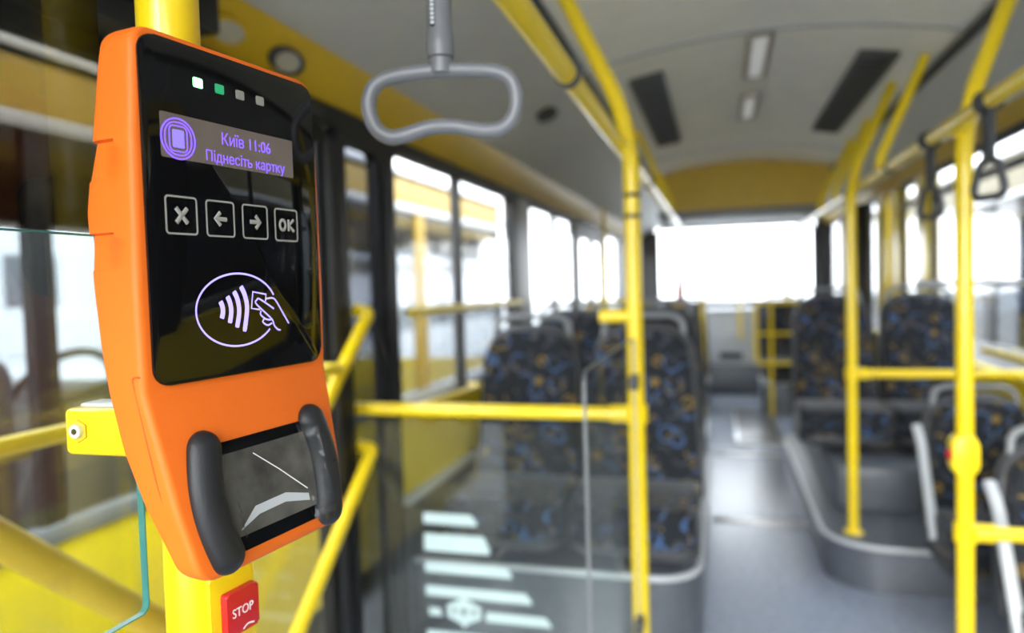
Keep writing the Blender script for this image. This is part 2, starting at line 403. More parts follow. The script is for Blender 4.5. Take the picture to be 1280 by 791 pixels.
# front wall behind the camera: dash and windscreen
fw = structure(obj('wall_front', box(B(), XL-.05, XR+.05, Y0-.06, Y0, 0, .68), DARKG))
obj('front_header', box(B(), XL-.05, XR+.05, Y0-.06, Y0, 2.24, 2.46), DARKG, fw)
wsf = structure(obj('window_12', ring(B(), rrect(2.6, 1.6, .1, .135, 1.46), rrect(2.5, 1.5, .08, .135, 1.46), fXZ, Y0-.05, Y0), BLACK))
obj('pane', box(B(), -1.1, 1.38, Y0-.03, Y0-.024, .72, 2.2), G_WIN, wsf)
# front door: two leaves and a narrow fixed light
d1 = structure(obj('door_1', box(B(), XL-.06, XL+.02, .0, 2.34, 1.935, 2.0), BLACKP))
def leaf(y0, y1, X, gm):
    l = obj('door_leaf', ring(B(), rrect(y1-y0, 1.90, .03, (y0+y1)/2, .985), rrect(y1-y0-.11, 1.80, .03, (y0+y1)/2, .995), fYZ, X-.03, X+.012), BLACKP, d1)
    obj('pane', box(B(), X-.012, X-.006, y0+.05, y1-.05, .08, 1.91), gm, l)
    obj('seal', box(B(), X-.02, X+.03, y1-.02, y1+.018, .05, 1.88), BLACK, l)
    return l
l1 = l2 = leaf(.10, 1.96, XL, G_WIN); l3 = leaf(1.99, 2.32, XL+.02, G_DARK)
def gbar(pts, r=.018, par=None, nm='grab_bar', f=.04): return obj(nm, tube(B(), fillet(pts, f), r, 12), Y, par)
gbar([(-1.13, 2.09, 1.37), (-1.08, 2.09, 1.36), (-1.08, 1.56, .90), (-1.13, 1.56, .90)], .021, l3, f=.02)
gbar([(-1.13, 2.08, .93), (-1.08, 2.08, .92), (-1.08, 1.48, .42), (-1.13, 1.48, .42)], .021, l3, f=.02)
for z in (1.36, .92):
    obj('bar_strut', tube(B(), [(-1.085, 2.09, z), (-1.11, 2.32, z-.25)], .012, 8), BLACK, l3)
gbar([(-1.13, .45, 1.205), (-1.07, .45, 1.205), (-1.07, 1.88, 1.205), (-1.13, 1.88, 1.205)], .016, l2)
db_ = gbar([(-1.13, .55, 1.31), (-1.06, .55, 1.31), (-1.06, 1.32, .62), (-1.13, 1.32, .62)], .028, l1); db_.data.materials[0] = YG
# door in the middle of the bus
d2 = structure(obj('door_2', box(B(), XL-.06, XL+.02, 6.06, 7.42, 1.90, 2.0), BLACKP))
for a, b in ((6.08, 6.73), (6.75, 7.40)):
    l = obj('door_leaf', ring(B(), rrect(b-a, 1.84, .03, (a+b)/2, .96), rrect(b-a-.1, 1.74, .05, (a+b)/2, .96), fYZ, XL-.03, XL+.012), BLACKP, d2)
    obj('pane', box(B(), XL-.012, XL-.006, a+.03, b-.03, .1, 1.83), G_WIN, l)

# ================================================================ VALIDATOR (hero)
u = Vector((.1504, .9886, .0069)).normalized(); n_ = Vector((.9886, -.1503, -.0097)); v_ = n_.cross(u).normalized(); n_ = u.cross(v_)
def frame(o, O):
    M = Matrix.Identity(4)
    for i in range(3): M[i][0] = u[i]; M[i][1] = v_[i]; M[i][2] = n_[i]; M[i][3] = O[i]
    o.matrix_world = M
VAL = thing('ticket_validator', 'orange ticket validator with lit black glass face on the near pole', 'ticket validator', group='ticket validators')
VAL.rotation_mode = 'XYZ'
frame(VAL, (-.3462, .4716, 1.4872))
def lerp(tab, b):
    for (b0, x0), (b1, x1) in zip(tab, tab[1:]):
        if b <= b0 and b >= b1: t = (b0-b)/(b0-b1) if b0 != b1 else 0; return x0+(x1-x0)*t
    return tab[-1][1] if b < tab[-1][0] else tab[0][1]
LOWK = .223; BK = -.121
def cfront(b): return -.0015 if b > BK else -(b-BK)*LOWK-.0015
WT = [(.13, .0865), (.05, .0905), (-.05, .0925), (-.12, .0915), (-.2, .0845), (-.26, .0755)]
CBT = [(.13, -.030), (.10, -.036), (.05, -.042), (0, -.050), (-.045, -.046), (-.09, -.0425), (-.16, -.031), (-.2, -.016), (-.23, -.002), (-.26, .010)]
rows = []
bs = set()
k = .1215
for t in range(7): bs.add(round(.1215-.013*(1-math.cos(PI/2*t/6)), 5))
b = .105
while b > -.236: bs.add(round(b, 4)); b -= .0065
for e in (.0475, .0465, .0215, .0205, -.0135, -.0145, -.0375, -.0385, BK+.004, BK+.002, BK, BK-.002, BK-.004): bs.add(e)
for t in range(7): bs.add(round(-.2505+.013*(1-math.cos(PI/2*t/6)), 5))
for b in sorted(bs, reverse=True):
    w_ = lerp(WT, b); c1 = cfront(b); c0 = lerp(CBT, b)
    s = 0
    if b > .1085: q = (b-.1085)/.013; s = .013*(1-math.sqrt(max(0, 1-q*q)))
    if b < -.2375: q = (-.2375-b)/.013; s = .013*(1-math.sqrt(max(0, 1-q*q)))
    rows.append((b, w_-s, c1-s*.22, c0+s*.4))
bm = B(); RR = []
for b, w_, c1, c0 in rows:
    notch = 0
    for nb0, nb1 in ((.021, .047), (-.038, -.014)):
        if nb0 <= b <= nb1: notch = .0036*(.25+.75*(b-nb0)/(nb1-nb0))
    r = .005; pts = []
    mid = c1+(c0-c1)*.42
    half = []
    for k in range(5): a = PI/2*k/4; half.append((w_-r+r*math.sin(a), c1-r+r*math.cos(a)))
    half += [(w_, mid), (w_-notch, mid-.0025), (w_-notch, (mid+c0)/2)]
    for k in range(5): a = PI/2*k/4; half.append((w_-notch-r+r*math.cos(a), c0+r-r*math.sin(a)))
    pts = half+[(-x, c) for x, c in half[::-1]]
    RR.append([bm.verts.new((x, b, c)) for x, c in pts])
for A, D in zip(RR, RR[1:]):
    for k in range(len(A)): bm.faces.new((A[k], A[(k+1) % len(A)], D[(k+1) % len(A)], D[k]))
bm.faces.new(RR[0]); bm.faces.new(RR[-1][::-1])
body = obj('body', bm, ORANGE, VAL, 50)
# seam line groove pieces on the sides (thin raised parting line)
for s in (-1, 1):
    obj('parting_line', tube(B(), fillet([(s*.0918, BK+.012, -.004), (s*.0921, BK+.012, -.011), (s*.0865, -.18, .0005), (s*.0795, -.23, .0105)], .006), .00055, 6), mat('orange_shadow_gap', (.45, .08, .008), .5) if s < 0 else bpy.data.materials['orange_shadow_gap'], VAL)
obj('face_glass', prism(B(), rrect(.168, .2335, .0125, 0, 0, 8), fXY, -.004, .0006, .001, 2), BLACKG, VAL)
obj('back_mount', prism(B(), rrect(.07, .10, .03, 0, -.005), fXY, -.062, -.046), BLACKP, VAL)
dome = B(); bmesh.ops.create_uvsphere(dome, u_segments=20, v_segments=10, radius=1)
for vv in dome.verts: vv.co = Vector((-.075+vv.co.x*.010, -.012+vv.co.y*.026, -.048+vv.co.z*.010))
obj('back_bulge', dome, mat('deep_violet_plastic', (.03, .015, .06), .35), VAL)
for a, mt in ((-.0375, E_GREEN), (-.0180, E_GREEN2), (.0016, LEDOFF), (.0221, LEDOFF)):
    l = obj('status_light', prism(B(), rrect(.0083, .0068, .0012, a, .0928), fXY, .0004, .0009), mt, VAL)
    if mt is E_GREEN: l['label'] = 'lit bright green status light'
dsp = obj('display', prism(B(), rrect(.127, .0303, .0015, -.007, .0522), fXY, .0004, .0008), DISP, VAL)
def fring(bm, w0, h0, r0, cx, cy, t, c=.0008, h=.0003):
    return ring(bm, rrect(w0, h0, r0, cx, cy, 8), rrect(w0-2*t, h0-2*t, max(.0003, r0-t), cx, cy, 8), fXY, c, c+h)
bm = B(); lc = (-.0563, .0507)
fring(bm, .0290, .0285, .0142, *lc, .0012)
fring(bm, .0228, .0232, .0100, *lc, .0011)
fring(bm, .0155, .0182, .0040, *lc, .0010)
obj('display_emblem', bm, E_VIOLET, dsp)
obj('display_emblem_core', prism(B(), rrect(.0096, .0122, .001, *lc), fXY, .0008, .0011), E_VIOLETF, dsp)
text_mesh('display_text', 'Київ 11:06', E_VIOLET, dsp, .0066, .0575, .0492, .0092, .0008)
text_mesh('display_text', 'Піднесіть картку', E_VIOLET, dsp, .0067, .0424, .0795, .0105, .0008)
KS = [(-.0563, -.0013), (-.0222, -.0015), (.0120, -.0017), (.0462, -.0022)]
for i, (a, bb) in enumerate(KS):
    k_ = obj('key', fring(B(), .0268, .0266, .0030, a, bb, .0013, .0006, .0002), KEYG, VAL)
    bm = B(); z = .0007; T = lambda pts, r=.0009: tube(bm, [(x, y, z) for x, y in pts], r, 6, sy=.4)
    if i == 0:
        T([(a-.0046, bb+.0050), (a+.0046, bb-.0052)], .0017); T([(a+.0046, bb+.0050), (a-.0046, bb-.0052)], .0017)
    if i == 1:
        T([(a-.0050, bb), (a+.0056, bb-.0002)], .0016); T([(a-.0003, bb+.0046), (a-.0050, bb), (a-.0003, bb-.0046)], .0016)
    if i == 2:
        T([(a+.0050, bb), (a-.0056, bb)], .0016); T([(a+.0003, bb+.0048), (a+.0050, bb), (a+.0003, bb-.0050)], .0016)
    if i == 3:
        tube(bm, [(a-.0042+.0032*math.cos(q), bb+.0040*math.sin(q), z) for q in [2*PI*k/20 for k in range(20)]], .0013, 6, True, sy=.4)
        T([(a+.0026, bb+.0046), (a+.0026, bb-.0046)], .0013); T([(a+.0084, bb+.0046), (a+.0030, bb), (a+.0086, bb-.0046)], .0013)
    obj('key_symbol', bm, KEYG, k_)
# tap symbol
bm = B(); cx, cy, rx, ry = -.0085, -.0685, .0396, .0272
el = [(cx+rx*math.cos(t), cy+ry*math.sin(t), .0007) for t in [math.radians(a) for a in range(22, 328, 6)]]
tube(bm, el, .00072, 6, sy=.5)
def smooth(pts, n=6):
    P = [Vector((*p, .0007)) for p in pts]; out = []
    for i in range(len(P)-1):
        p0, p1, p2, p3 = P[max(i-1, 0)], P[i], P[i+1], P[min(i+2, len(P)-1)]
        for k in range(n):
            t = k/n; out.append(.5*((2*p1)+(p2-p0)*t+(2*p0-5*p1+4*p2-p3)*t*t+(3*p1-p0-3*p2+p3)*t**3))
    return out+[P[-1]]
tap = obj('tap_symbol', bm, E_NFC, VAL)
for pts in ([(-.026, -.0616), (-.0242, -.0657), (-.0241, -.0702), (-.0254, -.0742)], [(-.0192, -.0581), (-.0169, -.0632), (-.0161, -.0698), (-.018, -.078)],
            [(-.0127, -.0546), (-.0095, -.061), (-.0084, -.0702), (-.0112, -.0818)], [(-.0058, -.051), (-.0021, -.0578), (-.0004, -.0681), (-.0039, -.0853)]):
    P = smooth(pts); N_ = len(P)
    obj('wave', tube(B(), P, [.0021*(.75 if i in (0, N_-1) else 1) for i in range(N_)], 8, sy=.25), E_NFC, tap)
bm = B()
for pts, sm in (([(.0128, -.0694), (.0041, -.0681), (.0062, -.0554), (.02, -.0578), (.0191, -.0633)], 0),
            ([(.0279, -.0694), (.0132, -.0613), (.0100, -.0619), (.0095, -.0651), (.0249, -.0773), (.0277, -.0828), (.0313, -.0861), (.0344, -.087)], 1),
            ([(.0192, -.0613), (.0265, -.0609), (.0307, -.0633), (.0375, -.0727), (.0443, -.0821)], 1),
            ([(.0139, -.0705), (.0135, -.0735), (.0183, -.0769), (.0231, -.078), (.025, -.0773)], 1), ([(.0171, -.0768), (.0155, -.0793), (.0204, -.0821), (.0254, -.0808)], 1)):
    P = smooth(pts) if sm else [Vector((*p, .0007)) for p in pts]
    tube(bm, P, .00065, 6, sy=.5)
obj('hand_symbol', bm, E_NFC, tap)
# scanner window, laid on the tilted lower face
lowf = lambda a, b, d: (a, b+d*.2177, cfront(b)+d*.976)
sw = obj('scanner_window', prism(B(), rrect(.100, .0775, .002, .001, -.2013), lowf, -.002, .0008), BLACKG, VAL)
sg = obj('scanner_glass', prism(B(), rrect(.092, .0585, .001, .0015, -.2005), lowf, .0008, .0011), SCAN, sw)
obj('scanner_crease', tube(B(), [lowf(a, b, .0012) for a, b in ((-.012, -.176), (.010, -.193), (.036, -.215))], .0004, 5), WHITE, sw)
obj('scanner_tray', prism(B(), [(-.037, -.2255), (-.02, -.213), (.012, -.212), (.036, -.219), (.036, -.2245), (.01, -.2185), (-.018, -.2195)], lowf, .0011, .0014), LIGHTG, sw)
for s in (-1, 1):
    # curved bumper: bent capsule, outer edge follows the body side
    bm = B(); N_ = 33; path = []; rad = []
    for i in range(N_):
        t = .5-.5*math.cos(PI*i/(N_-1)); b = -.1515-.098*t; bow = math.sin(PI*t)
        a = s*(.0475+.0095*bow+.002*(1-t))+ (.003 if s > 0 else -.002)
        path.append(lowf(a, b, .0005)); e = min(t, 1-t)/.13; e = math.sqrt(max(0, 1-(1-min(1, e))**2)); rad.append(max(.0015, .0135*e))
    tube(bm, path, rad, 16)
    for vv in bm.verts:   # flatten against the face
        base = cfront(vv.co.y); h = vv.co.z-base
        vv.co.z = base+(h*.85 if h > 0 else h*.3)
    bp = obj('bumper', bm, BUMPER, VAL, 60)
    dot = B(); pc = lowf(.0615*s if s > 0 else -.0545, -.2005, .0118)
    bmesh.ops.create_uvsphere(dot, u_segments=8, v_segments=6, radius=.0013); bmesh.ops.translate(dot, verts=dot.verts[:], vec=pc)
    obj('screw_hole', dot, HOLE, bp)
# crinkled protective film along the right bumper and a scrap by the left one
def film(a0, a1, b0, b1, seed):
    bm = B(); nx_, ny_ = 6, 16; G = []
    for j in range(ny_+1):
        row = []
        for i in range(nx_+1):
            a = a0+(a1-a0)*i/nx_+.003*noise.noise(Vector((j*.7, seed, 0))); b = b0+(b1-b0)*j/ny_
            h = .002+(.011*(i/nx_) if a0 > 0 else .010*(1-i/nx_))+.0016*noise.noise(Vector((i*.9, j*.9, seed)))
            row.append(bm.verts.new(lowf(a, b, h)))
        G.append(row)
    for j in range(ny_):
        for i in range(nx_): bm.faces.new((G[j][i], G[j][i+1], G[j+1][i+1], G[j+1][i]))
    return obj('protective_film', bm, FILM, VAL, 20)
film(.038, .050, -.165, -.243, 3.3); film(-.043, -.036, -.205, -.236, 8.1)

# near pole with its button and clamp
def polepts(x, y, z0, z1): return [(x, y, z0), (x, y, z1)]
np_ = thing('validator_pole', 'yellow floor to ceiling pole carrying the large orange validator', 'pole', (-.4195, .488, 0))
obj('tube', tube(B(), polepts(0, 0, 0, 2.30), .0235, 24), Y, np_)
obj('foot_flange', lathe(B(), [(.05, 0), (.05, .008), (.03, .02), (.024, .03)]), Y, np_)
st = thing('stop_button', 'red STOP button on the yellow pole under the large validator', 'button'); frame(st, (-.3925+.0, .5015, 1.172))
obj('housing', prism(B(), rrect(.047, .075, .004, -.003, -.006), fXY, -.034, .0012, .002, 2), Y, st)
obj('red_cap', prism(B(), rrect(.0345, .036, .0025, .001, -.0035), fXY, .001, .008, .0015, 3), RED, st)
text_mesh('stop_text', 'STOP', WHITE, st, .0005, -.003, .0225, .0075, .0081, .0002)
bm = B(); tube(bm, fillet([(.0, -.0195, .0081), (.005, -.0165, .0081), (.012, -.0185, .0081)], .004), .0007, 6, sy=.4); obj('button_mark', bm, WHITE, st)
cl = thing('glass_clamp', 'yellow square clamp with bolt on the validator pole holding the glass screen', 'clamp', (-.4195, .488, 1.322))
obj('arm', box(B(), -.105, .0, -.022, .016, -.021, .018, .005, 3), Y, cl)
obj('clamp_pad', box(B(), -.098, .0, -.012, .012, .0172, .0215, .003), LIGHTG, cl)
bm = B(); bmesh.ops.create_cone(bm, cap_ends=True, segments=6, radius1=.0098, radius2=.0098, depth=.002, matrix=Matrix.Translation((-.089, -.0225, 0)) @ Matrix.Rotation(PI/2, 4, 'X'))
obj('bolt_recess', bm, YG, cl, 0)
bm = B(); bmesh.ops.create_cone(bm, cap_ends=True, segments=20, radius1=.0062, radius2=.0056, depth=.004, matrix=Matrix.Translation((-.089, -.0245, 0)) @ Matrix.Rotation(PI/2, 4, 'X'))
bo = obj('bolt', bm, mat('bolt_zinc', (.75, .75, .74), .35, metal=.3), cl)
bm = B(); bmesh.ops.create_cone(bm, cap_ends=True, segments=6, radius1=.0026, radius2=.0026, depth=.001, matrix=Matrix.Translation((-.089, -.0267, 0)) @ Matrix.Rotation(PI/2, 4, 'X'))
obj('bolt_socket', bm, HOLE, bo, 0)
gp = thing('glass_screen', 'clear glass screen beside the front door, its corner under the yellow clamp', 'glass panel', (-.469, .487, 1.165))
pl = rrect(1.3, .315, .008, -.65, .1575)
obj('glass_pane', prism(B(), pl, fYZ, -.003, .003), G_PART, gp)
obj('tinted_upper_pane', prism(B(), rrect(1.3, .50, .008, -.672, .566), fYZ, -.003, .003), G_FILM, gp)
obj('glass_rim', ring(B(), rrect(1.3, .315, .008, -.65, .1575), rrect(1.2976, .3126, .007, -.65, .1575), fYZ, -.0031, .0031), G_EDGE, gp)

# ================================================================ POLES AND RAILS
PR = .0235
ZR_L, ZR_R = 1.825, 1.85; XRL, XRR = -.268, .645
lr = thing('handrail', 'long yellow overhead rail on the door side of the aisle', 'handrail', (XRL, 0, ZR_L))
obj('tube', tube(B(), [(0, -.9, 0), (0, 5.8, 0)], .021, 16), Y, lr)
rr_ = thing('handrail', 'long yellow overhead rail on the far side of the aisle', 'handrail', (XRR, 0, ZR_R))
obj('tube', tube(B(), [(0, .2, 0), (0, 6.5, 0)], .021, 16), Y, rr_)
for k, y in enumerate((.75, 1.35, 2.9, 4.2, 5.4)): obj('clip', tube(B(), [(0, y-.012, 0), (0, y+.012, 0)], .026, 14), DARKG if k else Y, lr)
for y in (2.05, 2.55, 3.1, 4.0): obj('clip', tube(B(), [(0, y-.012, 0), (0, y+.012, 0)], .026, 14), BLACK, rr_)
def bracket(par, y, top, x0, z0):
    obj('hanger', tube(B(), fillet([(0, y, 0), (0, y, .06), (top[0]-x0, y+top[1], top[2]-z0)], .08), .02, 14), Y, par)
for y, t in ((3.3, (.83, .06)), (4.5, (.84, .12)), (5.1, (.85, .12))): bracket(rr_, y, (t[0], t[1], 2.325), XRR, ZR_R)
for y in (4.4,): bracket(lr, y, (-.46, .06, 2.34), XRL, ZR_L)
def pole(label, x, y, z0, bend, collars=(), name='grab_pole'):
    t = thing(name, label, 'pole', (x, y, z0), group='yellow grab poles')
    obj('tube', tube(B(), fillet([(0, 0, 0), (0, 0, 1.88-z0), (bend[0]-x, bend[1]-y, bend[2]-z0)], .14, 8), PR, 18), Y, t)
    obj('foot_flange', lathe(B(), [(.045, 0), (.045, .006), (.028, .014), (.0236, .02)]), Y, t)
    for z in collars: obj('collar', lathe(B(), [(.0245, z-z0-.03), (.031, z-z0-.026), (.031, z-z0+.026), (.0245, z-z0+.03)]), Y, t)
    return t
pA = pole('yellow grab pole at the corner of the striped glass screen', -.236, 2.09, 0, (-.455, 2.14, 2.345), (1.05,))
for z in (1.62, 1.68): obj('rubber_band', lathe(B(), [(.0238, z-.006), (.0262, z-.004), (.0262, z+.004), (.0238, z+.006)]), BLACK, pA)
obj('rail_joint', tube(B(), [(0, 0, ZR_L), (XRL+.236, 0, ZR_L)], .028, 14), Y, pA)
obj('side_peg', tube(B(), [(0, 0, 1.335), (-.10, 0, 1.335)], .02, 12), Y, pA)
pB = pole('yellow grab pole with yellow button box, nearest on the right', .68, 2.36, 0, (.875, 2.52, 2.325), (.67,))
obj('rail_joint', tube(B(), [(0, 0, ZR_R), (XRR-.68, 0, ZR_R)], .028, 14), Y, pB)
pC = pole('yellow grab pole standing on the edge of the right podium', .597, 3.70, .21, (.815, 3.88, 2.34), (.97,))
pD = thing('door_pole', 'upright yellow pole beside the middle door on the left', 'pole', (-1.02, 6.72, 0))
obj('tube', tube(B(), polepts(0, 0, 0, 2.12), .022, 14), Y, pD)
for lab, x, y, z0, z1, r in (('short yellow post at the left end of the aisle far back', -.17, 7.7, 0, 1.27, .022),
                             ('short yellow upright beyond the far right seats', .74, 8.72, 0, 1.62, .03)):
    t = thing('grab_post', lab, 'pole', (x, y, z0)); obj('tube', tube(B(), fillet([(0, 0, 0), (0, 0, z1-.02), (0, .03, z1)], .03), r, 12), Y, t)
# stop button box on pole B
sb = thing('stop_button', 'yellow button box with red button halfway up the right grab pole', 'button', (.68, 2.36, .905))
obj('housing', prism(B(), rrect(.068, .125, .03, -.008, 0), fXZ, -.042, .012, .01, 3, True), YB, sb)
obj('red_cap', lathe(B(), [(.016, 0), (.016, .008), (.012, .011)]), RED, sb).matrix_local = Matrix.Translation((-.040, -.018, 0)) @ Matrix.Rotation(-PI/2, 4, 'Y')
# transverse bars
def bar(lab, p0, p1, r=.021, ends=True):
    t = thing('crossbar', lab, 'handrail', p0); d = Vector(p1)-Vector(p0)
    obj('tube', tube(B(), [(0, 0, 0), d], r, 16), Y, t)
    if ends:
        e = d.normalized(); obj('end_socket', tube(B(), [e*.024, e*.075], r+.006, 16), Y, t)
    return t
bar('yellow crossbar above the striped glass screen on the left', (-.236, 2.09, 1.05), (-1.14, 2.09, 1.05))
bar('yellow crossbar at knee height from the right grab pole to the wall', (.68, 2.36, .672), (1.41, 2.36, .672))
bar('yellow crossbar from the podium pole across in front of the right seat pair', (.597, 3.70, .97), (1.41, 3.70, .97))
t = bar('slim rail along the windows on the left', (-1.09, 2.44, 1.345), (-1.09, 4.0, 1.335), .017, False)
for y in (.05, 1.5): obj('standoff', tube(B(), [(0, y, 0), (-.06, y, 0)], .01, 8), GREYP, t)
t = bar('yellow rail low along the left wall above the panel', (-1.09, 2.46, .99), (-1.09, 3.2, .96), .017, False)
for y in (.05, .7): obj('standoff', tube(B(), [(0, y, -.01), (-.06, y, -.01)], .01, 8), Y, t)
t = thing('window_rail', 'slim grey rail along the windows on the right', 'handrail', (1.37, 3.2, 1.37)); obj('tube', tube(B(), [(0, 0, 0), (0, 2.6, 0)], .016, 12), GREYP, t)
for y in (.1, 2.5): obj('standoff', tube(B(), [(0, y, 0), (.06, y, 0)], .01, 8), GREYP, t)
t = thing('window_rail', 'yellow rail below the windows on the right', 'handrail', (1.36, 3.2, 1.01)); obj('tube', tube(B(), [(0, 0, 0), (0, 1.2, 0)], .02, 12), Y, t)
for y in (.1, 1.1): obj('standoff', tube(B(), [(0, y, 0), (.06, y, 0)], .012, 8), Y, t)
t = thing('looped_rail', 'bent yellow guard rail in front of the far right seats', 'handrail', (.56, 7.9, 0))
obj('tube', tube(B(), fillet([(.24, .0, .0), (.24, 0, 1.18), (-.20, 0, 1.18), (-.20, 0, .55), (.24, 0, .55)], .07), .02, 12), Y, t)
obj('middle_bar', tube(B(), [(-.2, 0, .86), (.24, 0, .86)], .016, 10), Y, t)
obj('upright', tube(B(), [(-.05, 0, 0), (-.05, 0, 1.18)], .018, 10), Y, t)

t = thing('guard_rail', 'yellow guard rail before the middle door behind left seat rows', 'handrail', (-.45, 5.95, 0))
obj('tube', tube(B(), fillet([(.14, 0, 0), (.14, 0, 1.27), (-.6, 0, 1.27), (-.6, 0, 0)], .08), .022, 12), Y, t)
obj('middle_bar', tube(B(), [(.14, 0, 1.06), (-.6, 0, 1.06)], .018, 10), Y, t)
# ================================================================ STRAPS
def near_strap():
    t = thing('strap_handle', 'grey strap handle hanging large beside the validator', 'strap handle', (-.278, .722, 1.59), math.radians(14), 'hanging strap handles')
    P = [(-.0785, .033), (-.0745, .052), (-.060, .0635), (-.03, .0685), (0, .070), (.03, .0690), (.060, .0655), (.0745, .055), (.0785, .036), (.0735, .017), (.060, .0065), (.040, .0055), (.012, .0110), (-.015, .0105), (-.042, .0035), (-.058, .0025), (-.072, .013)]
    n = len(P); pts = []
    for i in range(n):
        p0, p1, p2, p3 = [Vector((P[(i+k) % n][0], 0, P[(i+k) % n][1])) for k in (-1, 0, 1, 2)]
        for k in range(5):
            q = k/5; pts.append(.5*((2*p1)+(p2-p0)*q+(2*p0-5*p1+4*p2-p3)*q*q+(3*p1-p0-3*p2+p3)*q**3))
    obj('loop', tube(B(), pts, .0082, 14, True), STRAPG, t)
    nk = obj('neck', lathe(B(), [(.0125, .066), (.0128, .083), (.0142, .0835), (.0150, .096), (.0145, .104), (.0132, .112), (.0132, .185), (.0132, .212)]), STRAPG, t)
    obj('collar_ring', lathe(B(), [(.0128, .0815), (.0136, .082), (.0136, .0835), (.0128, .084)]), DARKG, nk)
    bm = B(); box(bm, -.0085, -.0035, -.0135, -.0105, .112, .17, .001); obj('slot', bm, HOLE, nk)
    bm = B()
    for k in range(12): box(bm, -.0078, -.0042, -.0142, -.0125, .114+k*.0045, .117+k*.0045)
    obj('slot_ribs', bm, LIGHTG, nk)
    obj('rail_cuff', tube(B(), [(0, -.03, .235), (0, .03, .235)], .029, 16), STRAPG, t)
    return t
near_strap()
def strap(lab, x, y, ztop, L, rotz):
    t = thing('strap_handle', lab, 'strap handle', (x, y, ztop), rotz, 'hanging strap handles')
    obj('cuff', tube(B(), [(0, 0, .0)] and [(-.02, 0, 0), (.02, 0, 0)], .030, 14), DARKG, t)
    obj('strap', box(B(), -.017, .017, -.006, .006, -L+.085, -.02, .002), DARKG, t)
    bm = B(); tube(bm, fillet([(-.0, 0, -L+.095), (-.03, 0, -L+.085), (-.05, 0, -L+.02), (-.04, 0, -L), (.04, 0, -L), (.05, 0, -L+.02), (.03, 0, -L+.085), (0, 0, -L+.095)], .02, 4), .0095, 10)
    obj('loop', bm, DARKG, t)
rz = PI/2
strap('dark strap handle, nearest of those on the right overhead rail', XRR, 2.05, ZR_R, .235, rz+.40)
strap('dark strap handle just beyond the nearest grab pole on the right', XRR, 2.56, ZR_R, .24, rz+.42)
strap('dark strap handle farthest along the right overhead rail', XRR, 4.02, ZR_R, .24, rz)

# ================================================================ STRIPED GLASS SCREENS
sp = thing('striped_screen', 'glass screen with pale stripes and ornament in front of left seats', 'glass panel', (0, 2.09, 0))
obj('glass_pane', prism(B(), rrect(.83, .84, .03, -.70, .59), fXZ, -.003, .003), G_PART, sp)
def stripe(x0, x1, z, h, sk=.018): return prism(B(), [(x0, z-h/2), (x1+sk, z-h/2), (x1+sk, z-h*.2), (x1, z+h/2), (x0, z+h/2)], fXZ, -.0042, -.0030)
for z, x1, h in ((.705, -.755, .034), (.628, -.715, .055), (.548, -.645, .032), (.472, -.585, .032), (.328, -.46, .03)):
    obj('stripe', stripe(-.915, x1, z, h), FROST, sp)
obj('stripe', stripe(-.905, -.868, .405, .024, .004), FROST, sp); obj('stripe', stripe(-.715, -.525, .404, .03), FROST, sp)
bm = B(); oc = (-.788, .413)
ring(bm, [(oc[0]+.062*math.cos(a)*(1-.12*math.cos(4*a)), oc[1]+.036*math.sin(a)*(1+.15*math.cos(4*a))) for a in [2*PI*k/48 for k in range(48)]],
     [(oc[0]+.040*math.cos(a), oc[1]+.016*math.sin(a)) for a in [2*PI*k/48 for k in range(48)]], fXZ, -.0042, -.003)
ring(bm, [(oc[0]+.030*math.cos(a), oc[1]+.022*math.sin(a)) for a in [2*PI*k/32 for k in range(32)]], [(oc[0]+.010*math.cos(a), oc[1]+.009*math.sin(a)) for a in [2*PI*k/32 for k in range(32)]], fXZ, -.0046, -.0042)
for s in (-1, 1): prism(bm, [(oc[0]-.022, oc[1]+s*.026), (oc[0], oc[1]+s*.052), (oc[0]+.022, oc[1]+s*.026), (oc[0], oc[1]+s*.018)], fXZ, -.0046, -.0030)
obj('ornament', bm, FROST, sp)
sp2 = thing('side_screen', 'small clear glass screen along the aisle at the left grab pole', 'glass panel', (-.236, 0, 0))
obj('glass_pane', prism(B(), rrect(.78, .95, .03, 1.66, .80), fYZ, -.003, .003), G_SIDE, sp2)
obj('glass_rim', ring(B(), rrect(.78, .95, .03, 1.66, .80), rrect(.7765, .9465, .029, 1.66, .80), fYZ, -.0032, .0032), GREYP, sp2)
for z in (1.15, .45): obj('pane_clamp', box(B(), -.012, .012, 2.01, 2.075, z-.02, z+.02, .004), DARKG, sp2)

